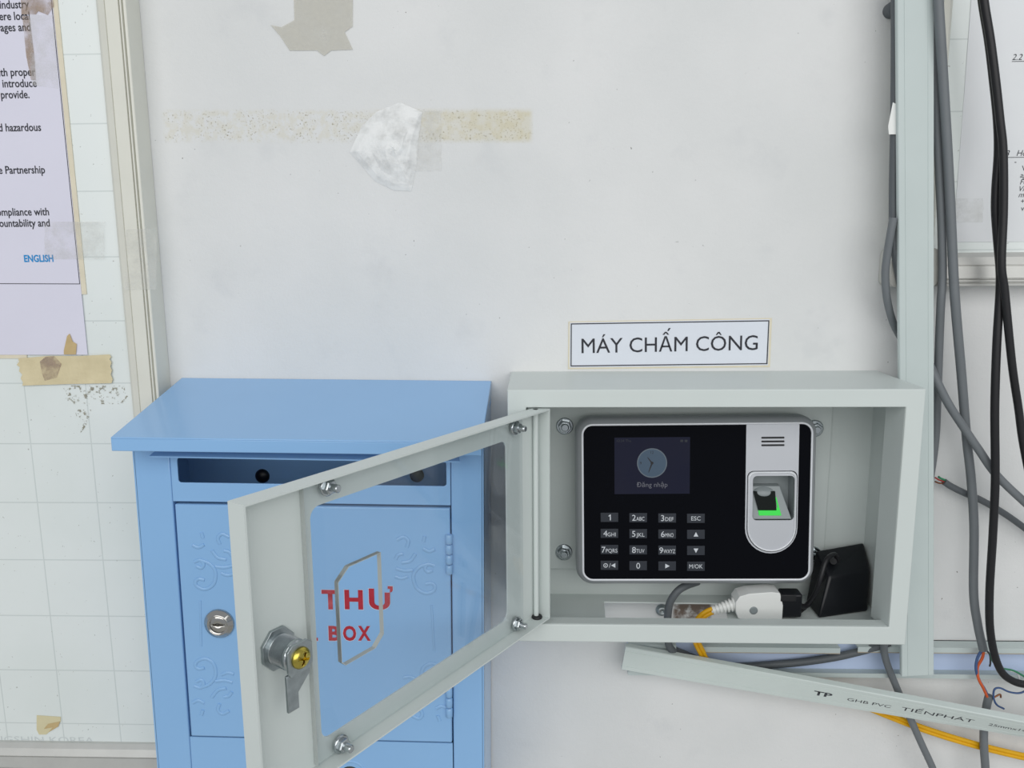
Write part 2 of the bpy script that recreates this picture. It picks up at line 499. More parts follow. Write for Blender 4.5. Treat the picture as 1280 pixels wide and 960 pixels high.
film('tape_strip', [(23, 448), (60, 445), (100, 445), (137, 443), (139, 446), (137, 449), (139.5, 453), (138, 458), (140, 463), (138.5, 468), (141, 474), (139.5, 479), (86, 480), (28, 482), (29, 478), (26, 473), (28, 468), (24, 464), (25, 459), (21, 456), (24, 452)], -.0152, M_masking,
     'aged tan masking tape strip holding the bottom edge of the notice', 'tape')
film('tape_scrap', [(80, 438), (84, 420), (87, 417), (91, 427), (96, 430), (95, 443), (80, 443)], -.0156, M_maskfold, 'torn brown scrap of tape standing above the tan masking tape', 'tape')
film('tape_scrap', [(50, 452), (57, 446), (68, 445), (77, 455), (71, 472), (56, 476), (52, 465)], -.0157, M_tapebrown, 'greyish crumpled scrap lying on the tan masking tape', 'tape')
film('tape_strip', ragged(56, 277, 131, 324, 6, 1), -.0152, M_tapeclear, 'clear tape strip across the notice edge near the blue word', 'tape')
film('tape_strip', [(25, -30), (66, -30), (67, 8), (60, 19), (48, 14), (45, 18), (27, 18)], -.0152, M_tapebrown, 'browned peeling tape strip on the upper corner of the notice', 'tape')
film('tape_residue', [(28, 20), (37, 20), (43, 70), (45, 100), (39, 100), (33, 70)], -.0152, M_tapebrown, 'brown glue streak below the peeling tape on the notice', 'residue')
film('tape_strip', [(36, 18), (67, 19), (73, 111), (40, 106)], -.0155, M_tapeclear, 'clear tape strip over the brown streak on the notice', 'tape')
film('tape_scrap', [(46, 894), (76, 896), (76, 902), (58, 918), (49, 918), (46, 912)], -.0137, M_smallmask, 'small beige tape scrap low on the gridded board', 'tape')
film('tape_scrap', [(55, 911), (60, 905), (75, 902), (73, 908), (61, 915), (66, 909)], -.0142, M_maskfold, 'brown folded corner on the small beige tape scrap', 'tape')
film('tape_residue', ragged(80, 482, 158, 505, 5, 3), -.0137, M_resid, 'dirty glue residue below the tan masking tape', 'residue')
film('tape_residue', [(93, 512), (114, 512), (109, 530), (101, 541), (97, 524)], -.0137, M_resid, 'small triangular grey glue mark below the tan masking tape', 'residue')
film('tape_strip', ragged(156, 286, 182, 362, 6, .6, 14), -.0250, M_tapeclear, 'clear tape strip stuck over the aluminium frame rail', 'tape')

# ---- torn tapes on the wall
film('tape_strip', [(367, -12), (441, -12), (441, 33), (431, 40), (441, 62), (414, 63), (405, 70), (396, 63), (362, 63), (350, 45), (338, 31), (352, 34), (368, 25)], -.0006, M_tapegrey,
     'torn translucent tape hanging at the top of the plaster wall', 'tape')
film('tape_strip', ragged(506, 138, 545, 214, 8, .8, 7), -.0006, M_tapeclear, 'creased clear tape beside the crumpled white film', 'tape')
mb = MB()                                                             # the crumpled film bulges off the wall
pts = [(437, 190), (452, 158), (470, 140), (500, 128), (528, 140), (523, 176), (521, 205), (514, 239), (492, 238), (468, 226)]
cx0, cy0 = 492, 186
nR = 6; rings = []
for k in range(nR + 1):
    t = 1 - k / nR * .97; rg = []
    for i, (a, b) in enumerate(pts):
        aa, bb = cx0 + (a - cx0) * t, cy0 + (b - cy0) * t
        h = .0004 + .0042 * (1 - t ** 2) + (random.uniform(-.0007, .0007) if 0 < k else 0)
        rg.append(U(aa, bb, -h))
    rings.append(rg)
mb.loft(rings, False, True, False)
single(mb, 'tape_wad', M_tapewhite, (U(492, 239).x, 0, U(492, 239).z), 'crumpled whitish film stuck on the brown glue line of the wall', 'tape')

# ---- sign
SB = (.1165, 0, -.1112)
sg = thing('paper_sign', SB, 'white paper sign with dark border and capital lettering above the steel cabinet', 'sign')
c4 = [U(*q, -.0006) for q in ((710.5, 402), (965, 397.5), (962.5, 459), (710, 461.5))]
MB().plate([[(p.x, p.z) for p in c4]], -.0001, -.0006).build('yellowed_backing', M_cream, sg, SB)
c3 = [U(*q, -.0009) for q in ((712.5, 403.3), (962, 399), (960, 456.5), (712, 459.5))]
MB().plate([[(p.x, p.z) for p in c3]], -.0006, -.0009).build('sheet', M_paper, sg, SB)
c1 = [U(*q, -.0011) for q in ((713.5, 404.3), (961.8, 400.3), (959.4, 455.2), (713.2, 458.2))]
c2 = [U(*q, -.0011) for q in ((714.8, 405.6), (960.4, 401.7), (958.0, 453.9), (714.5, 456.8))]
MB().plate([[(p.x, p.z) for p in c1], [(p.x, p.z) for p in c2]], -.0009, -.0011).build('border_line', M_greyink, sg, SB)
rs = Matrix.Rotation(R(-.7), 3, 'Y')
q = U(727, 441.5, -.0011); q2 = U(947, 438, -.0011)
tx = text('MÁY CHẤM CÔNG', M_ink, sg, 0, 0, 0, .0132, (q2 - q).length)
tx.location = q - Vector(SB) + Vector((0, -.0001, 0)); tx.rotation_euler = (0, R(-.9), 0)

# ------------------------------------------------------------------ blue mailbox
MC = Vector((-.19, 0, -.16)); MR = Matrix.Rotation(R(.7), 3, 'Y')
MZ0 = -.375
mloc = MC + MR @ Vector((0, 0, MZ0))
mbx = thing('mailbox', mloc, 'light blue metal mailbox with sloping roof and red lettering', 'mailbox', rot=MR)
FM = Frame(mloc, MR)
def mbuild(mb, name, m, bevel=0., parent=None, label=None, seg=2):
    # geometry below is written with z measured from MC; shift to the base
    return mb.build(name, m, parent or mbx, (0, 0, MZ0), bevel, seg, label)
def mp(px, py, y):
    p = FM.on(px, py, y); return Vector((p.x, p.y, p.z + MZ0))
W = .144; FY = -.100
sx = mp(213, 590, FY).x; sxr = mp(564, 640, FY).x                      # stile inner edges
dz1 = mp(390, 630.5, FY).z; dz0 = mp(400, 923.5, FY).z                 # door top / bottom
s0, s1 = mp(221, 573, FY), mp(558, 606, FY)
ztop = .013
body = MB()
body.box(-W, -W + .0015, FY, -.001, MZ0, ztop + .006).box(W - .0015, W, FY, -.001, MZ0, ztop + .006)
body.box(-W, W, -.0025, -.001, MZ0, .030)
body.box(-W, W, FY, -.001, MZ0, MZ0 + .0015)
mbuild(body, 'body', M_blue)
mbuild(MB().box(-W, sx, FY, FY + .014, MZ0, ztop), 'stile', M_blue, .0012)
mbuild(MB().box(sxr, W, FY, FY + .014, MZ0, ztop), 'stile', M_blue, .0012)
zs1 = (mp(390, 574.5, FY).z); zs0 = (mp(390, 605.5, FY).z)
sl = rrect(s0.x, s1.x, zs0, zs1, .0025)
mbuild(MB().plate([[(sx + .0004, dz1 + .0008), (sxr - .0004, dz1 + .0008), (sxr - .0004, ztop - .001), (sx + .0004, ztop - .001)], sl], FY, FY + .0015), 'slot_rail', M_blue, .0004)
# flap lip that sheds rain over the slot
f0, f1 = mp(186, 568, FY - .015).x, mp(575, 577, FY - .015).x
zt = mp(300, 571.5, FY - .015).z
lip = MB().hexa([(f0, FY - .015, zt - .0012), (f1, FY - .015, zt - .0022), (f1 - .004, FY, zt + .004), (f0 + .004, FY, zt + .004),
                 (f0, FY - .015, zt), (f1, FY - .015, zt - .001), (f1 - .004, FY, zt + .0052), (f0 + .004, FY, zt + .0052)])
mbuild(lip, 'slot_hood', M_blue)
# roof: bent sheet with front and side lips
RY = -.130; zr0, zr1 = .0400, .0143; zl = .0032
Wr = W + .0006
mbuild(MB().hexa([(-Wr, RY, zr1 - .0015), (Wr, RY, zr1 - .0015), (Wr, -.0005, zr0 - .0015), (-Wr, -.0005, zr0 - .0015),
                  (-Wr, RY, zr1), (Wr, RY, zr1), (Wr, -.0005, zr0), (-Wr, -.0005, zr0)])
       .box(-Wr, Wr, RY + .00005, RY + .0015, zl, zr1 - .001)
       .hexa([(-Wr + .0001, RY + .0012, zl), (-Wr + .0015, RY + .0012, zl), (-Wr + .0015, -.001, zr0 - .013), (-Wr + .0001, -.001, zr0 - .013), (-Wr + .0001, RY + .0012, zr1 - .0008), (-Wr + .0015, RY + .0012, zr1 - .0008), (-Wr + .0015, -.001, zr0 - .0008), (-Wr + .0001, -.001, zr0 - .0008)])
       .hexa([(Wr - .0015, RY + .0012, zl), (Wr - .0001, RY + .0012, zl), (Wr - .0001, -.001, zr0 - .013), (Wr - .0015, -.001, zr0 - .013), (Wr - .0015, RY + .0012, zr1 - .0008), (Wr - .0001, RY + .0012, zr1 - .0008), (Wr - .0001, -.001, zr0 - .0008), (Wr - .0015, -.001, zr0 - .0008)]),
       'roof', M_blue, .0007)
# door
dl, dr = mp(219, 640, FY).x + .0004, mp(562.5, 640, FY).x
DY = FY - .0010
door = mbuild(MB().box(dl, dr, DY, DY + .012, dz0, dz1 - .0012), 'door', M_blue, .0012)
def stroke(mb, pts, r=.0016):
    mb.tube(pts, r, 8, 6, True, flat=.5)
orn = {'a': [(105, 142), (130, 152), (155, 140)], 'b': [(143, 88), (150, 112)], 'c': [(222, 138), (214, 112), (232, 94), (262, 108)],
       'd': [(188, 165), (214, 196), (250, 204)], 'd2': [(240, 166), (262, 172), (274, 190)],
       'e': [(122, 232), (142, 240), (153, 224), (138, 206), (112, 214)], 'e2': [(138, 206), (178, 222), (204, 258), (196, 308), (160, 331), (126, 320), (117, 300), (132, 287), (156, 292)],
       'f': [(204, 234), (240, 238), (276, 230)], 'f2': [(228, 262), (255, 271), (282, 265)]}
def om(x, y): return mp(210 + x / 3.43, 640 + y / 3.43, DY)
ctr = (dl + dr) / 2
for fl_v in (0, 1):
    for fl_h in (0, 1):
        mb = MB()
        for pl in orn.values():
            L = []
            for x, y in pl:
                p = om(x, 960 - y if fl_v else y)
                if fl_h: p.x = 2 * ctr - p.x
                p.y = DY + .00005; L.append(p)
            stroke(mb, L)
        mbuild(mb, 'embossed_scroll', M_blue, 0, door)
for sgn in (0, 1):
    p, q = om(138, 380), om(142, 575)
    if sgn: p.x = 2 * ctr - p.x; q.x = 2 * ctr - q.x
    mb = MB(); stroke(mb, [p, (p + q) / 2, q], .0010); mbuild(mb, 'embossed_line', M_blue, 0, door)
def mtext(s, px0, px1, pyb, cap, al='L', m=M_red, dy=0, bold=.03):
    a, b = mp(px0, pyb, DY - .0002 - dy), mp(px1, pyb, DY - .0002 - dy)
    t = text(s, m, door, a.x, a.z - MZ0, a.y, cap, (b - a).length if al == 'L' else None, 'L', 'painted_lettering', bold=bold)
    return t
for ch, xa, xb, pyb, cap in (('H', 306, 329, 760.5, .0158), ('Ộ', 336, 359, 760.5, .0158), ('P', 365, 385, 760.5, .0158), ('T', 402.5, 424, 760.5, .0158), ('H', 431, 454, 760.5, .0158), ('Ư', 461.5, 491.5, 760.5, .0158),
                          ('M', 337, 353, 800, .0122), ('A', 356, 370, 800, .0122), ('I', 374, 377.5, 800, .0122), ('L', 385, 397.5, 800, .0122), ('B', 411, 425.5, 800, .0122), ('O', 429, 445.5, 800, .0122), ('X', 447.5, 463.5, 800, .0122)):
    bd_ = 0 if ch == 'M' else .035
    mtext(ch, xa - .7, xb + .7, pyb + .6, cap * 1.05, m=M_white_edge, bold=bd_)
    mtext(ch, xa, xb, pyb, cap, dy=.00012, bold=bd_)
# door lock
lc = mp(274.5, 779, DY)
lk = mbuild(MB().lathe([(.0128, 0), (.0128, .0012), (.0122, .0022), (.0092, .0042), (.0088, .0048), (.0082, .0046), (.0078, .0030), (.0072, .0034), (.004, .0038), (0, .0039)], lc, (0, -1, 0), 32), 'lock', M_chrome, 0, door)
kz = lc.z - MZ0
cut(lk, MB().box(lc.x - .0045, lc.x + .0045, DY - .0060, DY - .0004, kz - .0008, kz + .0008))
# hinges: four knuckles each
for y0, y1 in ((668, 718.5), (847, 897.5)):
    a, b = mp(561, y0, DY - .002), mp(561, y1, DY - .002)
    h = MB(); n = 4; L = a.z - b.z
    for k in range(n):
        z1 = a.z - L * k / n - .0003; z0 = a.z - L * (k + 1) / n + .0003
        h.lathe([(.0022, 0), (.0029, .0006), (.0029, z1 - z0 - .0006), (.0022, z1 - z0)], (a.x, DY - .0012, z0), (0, 0, 1), 14)
    mbuild(h, 'hinge', M_blue)
# lower panel with round peep hole
pc = mp(438, 970, FY)
low = MB().plate([[(sx + .0006, MZ0 + .001), (sxr - .0006, MZ0 + .001), (sxr - .0006, dz0 - .0012), (sx + .0006, dz0 - .0012)], circle(pc.x, pc.z, .0094)], FY, FY + .0015)
mbuild(low, 'lower_panel', M_blue)
ring = MB(); n = 28
ring.loft([[Vector((pc.x + (.0140 + .0011 * math.cos(a)) * math.cos(2 * math.pi * k / n), FY - .0006 * math.sin(a), pc.z + (.0140 + .0011 * math.cos(a)) * math.sin(2 * math.pi * k / n))) for k in range(n)] for a in [math.pi * j / 5 for j in range(6)]], smooth=True)
mbuild(ring, 'embossed_ring', M_blue)
mbuild(MB().lathe([(.0102, 0), (.0102, .002), (.0088, .0036), (0, .0038)], (pc.x, FY + .0030, pc.z), (0, -1, 0)), 'black_plug', M_black)
for px, py in ((328, 595), (521, 594)):
    p = mp(px, py, -.003)
    mbuild(MB().lathe([(.0068, 0), (.0066, .0016), (.005, .0032), (.0022, .0042), (0, .0044)], (p.x, -.0025, p.z), (0, -1, 0), 20), 'mounting_screw', M_black)

# ------------------------------------------------------------------ steel cabinet
CB = (.1384, 0, -.3303)
cab = thing('steel_cabinet', CB, 'pale grey steel wall cabinet holding the fingerprint terminal, door swung open', 'cabinet')
x0, x1, z0, z1, D = -.0266, .3034, -.3303, -.1135, .0932
t = .0012
ox0, ox1, oz0, oz1 = -.0116, .2889, -.3146, -.1281
sh = MB()
sh.box(x0, x1, -D + .0002, -.0004, z1 - t, z1).box(x0, x0 + t, -D + .0002, -.0004, z0, z1 - t).box(x1 - t, x1, -D + .0002, -.0004, z0, z1 - t)
sh.box(x0 + t, x1 - t, -.0016, -.0004, z0, z1 - t)
hole = [UZ(*q, z0 + t) for q in ((755, 752), (906, 754), (910, 774.5), (757, 774.5))]
sh.plate([[(x0 + t, -D + .001), (x1 - t, -D + .001), (x1 - t, -.0016), (x0 + t, -.0016)], [(p.x, p.y) for p in hole]], z0, z0 + t, 'XY')
sh.build('body', M_cab, cab, CB)
fr = MB().plate([[(x0, z0), (x1, z0), (x1, z1), (x0, z1)], [(ox0, oz0), (ox1, oz0), (ox1, oz1), (ox0, oz1)]], -D - .0008, -D + .0012)
fr.build('front_frame', M_cab, cab, CB, .0009)
MB().box(ox0, ox1, -D + .001, -D + .013, oz0 - t, oz0).build('return_lip', M_cab, cab, CB, .0003)
MB().box(ox0, ox1, -D + .001, -D + .013, oz1, oz1 + t).build('return_lip', M_cab, cab, CB, .0003)
MB().hexa([(ox1, -D + .001, -.3195), (ox1 + t, -D + .001, -.3195), (ox1 - .0028 + t, -.0640, -.3195), (ox1 - .0028, -.0640, -.3195),
           (ox1, -D + .001, oz1), (ox1 + t, -D + .001, oz1), (ox1 - .0028 + t, -.0640, oz1), (ox1 - .0028, -.0640, oz1)]).build('return_lip', M_cab, cab, CB, .0003)
MB().box(ox0 - t, ox0, -D + .001, -D + .013, oz0, oz1).build('return_lip', M_cab, cab, CB, .0003)
p1 = U(700, 711, -.005)
MB().box(-.012, U(1038, 560, -.005).x, -.005, -.0036, p1.z, -.140).build('mounting_plate', M_cab, cab, CB, .0003)
def nut(mb, c, ax, r=.0055, th=.005, rod=.006, rr=.003, a0=0):
    ax = Vector(ax).normalized(); tt = Vector((0, 0, 1)); e1 = ax.cross(tt).normalized(); e2 = ax.cross(e1); c = Vector(c)
    mb.lathe([(r * 1.28, 0), (r * 1.28, .0010), (r * 1.15, .0014)], c, ax, 24)
    rg = lambda h, s: [c + ax * h + (e1 * math.cos(a0 + math.pi / 3 * k) + e2 * math.sin(a0 + math.pi / 3 * k)) * r * s for k in range(6)]
    mb.loft([rg(.0012, 1), rg(.0012 + th * .8, 1), rg(.0012 + th, .86)], False, True)
    mb.lathe([(rr, .001 + th * .9), (rr, .001 + th + rod - .0006), (rr * .8, .001 + th + rod)], c, ax, 14)
    return mb
for px, py in ((706, 533), (705, 691), (1019, 536), (1017, 694)):
    p = U(px, py, -.007)
    nut(MB(), (p.x, -.005, p.z), (0, -1, 0), .0062, .0045, .003, .0036, random.random()).build('bolt', M_zinc, cab, CB)

# door: local x from hinge to free edge, y to the inner side, z up
DA = R(236.96); HL = Vector((-.00246, -.08796, 0))
DRm = Matrix.Rotation(DA, 3, 'Z')
FD = Frame((HL.x, HL.y, 0), DRm)
dz0c, dz1c = -.3088, -.1290; DW = .2915; FT = .012
wl = [FD.on(*q) for q in ((633, 660), (392, 770))]
win = rrect(.0440, .2390, -.2945, -.1475, .007)
dm = MB()
dm.plate([[(0, dz0c), (DW, dz0c), (DW, dz1c), (0, dz1c)], win], -.0012, 0)
dm.box(0, .0012, 0, FT, dz0c, dz1c).box(DW - .0012, DW, 0, FT, dz0c, dz1c)
dm.box(.0012, DW - .0012, 0, FT, dz0c, dz0c + .0012).box(.0012, DW - .0012, 0, FT, dz1c - .0012, dz1c)
cdoor = dm.build('door', M_cab, cab, (0, 0, 0), 0, loc=HL - Vector((CB[0], CB[1], CB[2])), rot=DRm)
hl = [(.1868, -.1905), (.2145, -.1905), (.2235, -.1975), (.2235, -.2495), (.2205, -.2525), (.1945, -.2525), (.1868, -.2460)]
pz0, pz1 = -.3060, -.1316
MB().plate([[(.0270, pz0), (.2455, pz0), (.2455, pz1), (.0270, pz1)], hl], .0004, .0034).build('acrylic_pane', M_acrylic, cdoor)
he = MB()                                                             # polished edge of the hand hole
inner = [(x + (.0004 if x < .205 else -.0004), z + (-.0004 if z > -.22 else .0004)) for x, z in hl]
he.plate([hl, inner], .0003, .0035)
he.build('hand_hole_edge', M_acredge, cdoor)
MB().box(.2455, .2460, .0004, .0034, pz0, pz1).build('pane_edge', M_acredge, cdoor)
for px, py in ((409, 608), (644, 534.5), (646, 779.5), (426, 930)):
    p = FD.on(px, py, .0036)
    nut(MB(), (p.x, .0034, p.z), (0, 1, 0), .0045, .0034, .0055, .0024, random.random()).build('bolt', M_zinc, cdoor)
lu, lz = .2675, -.2210
mb = MB()
oct_ = [(lu + .0118 * math.cos(R(22.5 + 45 * k)) * (1 if k % 2 else 1), lz + .0128 * math.sin(R(22.5 + 45 * k))) for k in range(8)]
mb.plate([oct_], 0, .0022)
mb.build('lock_nut', M_zincdull, cdoor, bevel=.0004)
prof = [(.0090, 0), (.0090, .004)]
for k in range(11):
    prof += [(.0080, .0046 + k * .0010), (.0091, .0051 + k * .0010)]
prof += [(.0088, .0165), (.0080, .0172), (.0074, .0172), (.0074, .0182), (0, .0183)]
MB().lathe(prof, (lu, 0, lz), (0, 1, 0), 32, False).build('lock_cylinder', M_zinc, cdoor)
cm = MB().plate([[(lu - .0085, lz - .0050), (lu - .006, lz - .0085), (lu + .007, lz - .0090), (lu + .0085, lz - .006), (lu + .0085, lz + .0060), (lu + .005, lz + .0088), (lu - .005, lz + .0088), (lu - .0085, lz + .006)]], .0183, .0200)
cm.build('cam_washer', M_zincdull, cdoor, bevel=.0003)
c2_ = MB().plate([[(lu - .0075, lz - .0065), (lu + .0085, lz - .0085), (lu + .0085, lz - .0300), (lu + .0010, lz - .0300), (lu + .0010, lz - .0205), (lu - .0075, lz - .0125)]], .0162, .0180)
c2_.build('lock_cam', M_zincdull, cdoor, bevel=.0003)
scw = MB().lathe([(.0062, 0), (.0060, .0012), (.0045, .0026), (.002, .0032), (0, .0033)], (lu, .0200, lz), (0, 1, 0), 24).build('cam_screw', M_brass, cdoor)
for a in (R(20), R(110)):
    cs = MB()
    d = Vector((math.cos(a), 0, math.sin(a))) * .0036; w = Vector((-math.sin(a), 0, math.cos(a))) * .0007; c = Vector((lu, .0205, lz))
    cs.hexa([c - d - w, c + d - w, c + d + w, c - d + w] + [q + Vector((0, .005, 0)) for q in (c - d - w, c + d - w, c + d + w, c - d + w)])
    cut(scw, cs)
MB().lathe([(.0021, 0), (.0021, dz1c - dz0c - .001)], (.0075, .0030, dz0c + .001), (0, 0, 1), 14).build('hinge_pin', M_cab, cdoor)
MB().lathe([(.0042, 0), (.0046, .001), (.0040, .0022), (.0022, .0024)], (.0075, .0038, dz0c + .0012), (0, 0, 1), 18).build('hinge_bush', M_rubber, cdoor)

# ------------------------------------------------------------------ fingerprint terminal
DT = 4.2
TR_ = Matrix.Rotation(R(-.5), 3, 'Y') @ Matrix.Rotation(R(-DT), 3, 'X')
# front plane: local y = 0; origin at its lower middle
tc = U(868, 724, -.0500)
FT_ = Frame((tc.x, tc.y, tc.z), TR_)
term = thing('fingerprint_terminal', tc, 'black glossy fingerprint time clock with keypad and silver trim inside the cabinet', 'time clock', rot=TR_)
def dp(px, py, y=0.): return FT_.on(px, py, y)
a, b = dp(727.5, 626), dp(1014.3, 626); c, d = dp(870, 529), dp(870, 725.5)
bx0, bx1, bz1, bz0 = a.x, b.x, c.z, d.z
rr = .0095
def loopat(o, y, r): return [Vector((x, y, z)) for x, z in rrect(bx0 - o, bx1 + o, bz0 - o, bz1 + o, max(r + o, .002), 8)]
hs = MB().loft([loopat(-.003, .029, rr), loopat(.0040, .027, rr), loopat(.0052, .018, rr), loopat(.0052, .0085, rr), loopat(.0044, .0048, rr), loopat(.0026, .0018, rr), loopat(.0002, .0004, rr)], True, False, True)
hs.build('housing', M_devsilver, term)
MB().box(-.06, .06, .028, .0335, .03, .11).build('mounting_bracket', M_devsilver, term)
rim = MB().loft([loopat(.0003, .0012, rr), loopat(.0003, -.0004, rr), loopat(-.0001, -.0008, rr), loopat(-.0012, -.0008, rr), loopat(-.0016, -.0002, rr), loopat(-.0016, .0012, rr)], smooth=True)
rim.build('rim', M_rim, term)
# silver plate with rounded end; hand cavity
sL, sR = dp(932.3, 560).x, dp(998.3, 560).x
sT = bz1 - .0014; sB = dp(965, 691.3).z; hw = (sR - sL) / 2; sc = (sL + sR) / 2
e0, e1, ez1, ez0 = dp(940.5, 620).x, dp(992.5, 620).x, dp(966, 594.5).z, dp(966, 650).z
cav = rrect(e0, e1, ez0, ez1, .0036, 4)
pan = rrect(bx0 + .0014, bx1 - .0014, bz0 + .0014, bz1 - .0014, rr - .0014, 8)
MB().plate([pan, cav], -.0002, .0010).build('front_glass', M_glass, term)
arc = [(sc + hw * math.cos(R(180 + 180 * k / 16)), sB + hw + hw * math.sin(R(180 + 180 * k / 16))) for k in range(17)]
plate = [(sR, sT), (sL, sT)] + arc
# raised surround of the reader
def surround(o):
    x0_, x1_ = sL + .0026 - o, sR - .0020 + o; zt_ = dp(966, 590).z + o; h_ = (x1_ - x0_) / 2; zb_ = sB + .0024 - o
    p = [(x1_ - .0055 + .0055 * math.cos(R(k * 15)), zt_ - .0055 + .0055 * math.sin(R(k * 15))) for k in range(7)]
    p += [(x0_ + .0055 - .0055 * math.cos(R(90 - k * 15)), zt_ - .0055 + .0055 * math.sin(R(90 - k * 15))) for k in range(7)]
    p += [((x0_ + x1_) / 2 + h_ * math.cos(R(180 + 180 * k / 16)), zb_ + h_ + h_ * math.sin(R(180 + 180 * k / 16))) for k in range(17)]
    return p
def ring3(l, y): return [Vector((x, y, z)) for x, z in l]
MB().loft([ring3(surround(.0006), -.0009), ring3(surround(.0004), -.0021), ring3(surround(-.0006), -.0021), ring3(surround(-.0010), -.0010)], smooth=True).build('reader_surround', M_rim, term)
slots = []
for k in range(3):
    p, q = dp(951.2, 547 + k * 4.7), dp(980.3, 547 + k * 4.7)
    slots.append(rrect(p.x, q.x, p.z - .00085, p.z + .00085, .0007, 3))
# the gap between the two pieces is the groove round the reader; the slots are cut through
MB().plate([plate, surround(.0013)] + slots, -.0010, -.0002).plate([surround(.0007), cav], -.0010, -.0002).build('silver_plate', M_strip, term)
# cavity walls
cw = MB().loft([ring3(cav, -.0008), ring3(cav, .0170)], False, True)
cw.build('reader_cavity', M_cav, term)
g0, g1 = dp(942.0, 612, .006), dp(991.5, 648, .001)
wx0, wx1 = e0 + .0006, e1 - .0045
# sloping finger rest
zr_t = ez1 - .0115
MB().hexa([(wx0, .0005, ez0 + .0006), (wx1 + .003, .0005, ez0 + .0006), (wx1 + .003, .0168, ez0 + .0006), (wx0, .0168, ez0 + .0006),
           (wx0, .0100, zr_t), (wx1 - .005, .0100, zr_t), (wx1 - .005, .0168, zr_t + .001), (wx0, .0168, zr_t + .001)]).build('finger_rest', M_cav, term, bevel=.0005)
def slope(x, z, o=0.):                                                # a point on the finger rest
    tt = (z - ez0) / (zr_t - ez0); return Vector((x, .0005 + (.0100 - .0005) * tt - o, z))
hp = slope((wx0 + wx1) / 2 - .0042, zr_t - .0042, -.0008)
hm = MB().lathe([(.0088, 0), (.0082, .0012), (.0058, .0023), (0, .0029)], hp, (0, -1, .35), 24)
for v in hm.v: v.z = hp.z + (v.z - hp.z) * .55                        # a low dome that guides the fingertip
hm.build('rest_hump', M_cav, term)
def slab(pts, o, th):
    lo = [slope(x, z, o - th) for x, z in pts]; hi = [slope(x, z, o) for x, z in pts]
    return MB().hexa(lo + hi)
def sp_(px, py):
    p = dp(px, py, .0045); return (p.x, p.z)
slab([sp_(942.8, 615), sp_(970, 615), sp_(969.5, 637), sp_(947, 637)], .0016, .0030).build('sensor_window', M_sensor, term)
slab([sp_(947, 634.5), sp_(971.5, 634.5), sp_(975, 643), sp_(947.5, 643)], .0009, .0018).build('sensor_light', M_led, term)
slab([sp_(970, 622), sp_(971, 622), sp_(975.3, 643), sp_(972.5, 643)], .0008, .0018).build('sensor_light', M_led, term)
for sl_ in slots:                                                     # dark mesh sunk behind each slot
    MB().plate([sl_], -.0004, -.0002).build('speaker_slot', M_rubber, term)
# display
p, q = dp(768, 547), dp(862, 617)
scr = MB().box(p.x, q.x, -.00030, -.0002, q.z, p.z).build('display', M_screen, term)
cc = dp(815, 578.7); cr = .0128
MB().plate([circle(cc.x, cc.z, cr, 40)], -.0003, -.00036).build('clock_face', M_clock, scr)
MB().plate([circle(cc.x, cc.z, cr + .0003, 40), circle(cc.x, cc.z, cr - .0006, 40)], -.00036, -.0004).build('clock_ring', M_clockring, scr)
hd = MB()
for ang, ln in ((R(128), .0065), (R(250), .0090)):
    e = Vector((math.cos(ang), 0, math.sin(ang))); nn = Vector((-e.z, 0, e.x)) * .00045; o_ = Vector((cc.x, -.00042, cc.z))
    hd.add([o_ - nn * 1.6, o_ + nn * 1.6, o_ + e * ln + nn * .5, o_ + e * ln - nn * .5], [(0, 1, 2, 3)])
hd.add([Vector((x, -.00043, z)) for x, z in circle(cc.x, cc.z, .0013, 14)], [tuple(range(14))])
hd.build('clock_hands', M_hand, scr)
for s, ax, az in (('12', 0, .0082), ('9', -.0098, -.0012)):
    text(s, M_hand, scr, cc.x + ax, cc.z + az, -.00042, .0024, None, 'C')
q = dp(815, 608.5)
text('Đăng nhập', M_scrtext, scr, q.x, q.z, -.0004, .0040, dp(834.5, 608).x - dp(796, 608).x, 'C')
q = dp(771, 552.5); text('10:34 Thu', M_key, scr, q.x, q.z, -.0004, .0022)
for px in (852, 857.5):
    q = dp(px, 551); MB().box(q.x - .0012, q.x + .0012, -.0004, -.0003, q.z - .0010, q.z + .0010).build('status_icon', M_key, scr)
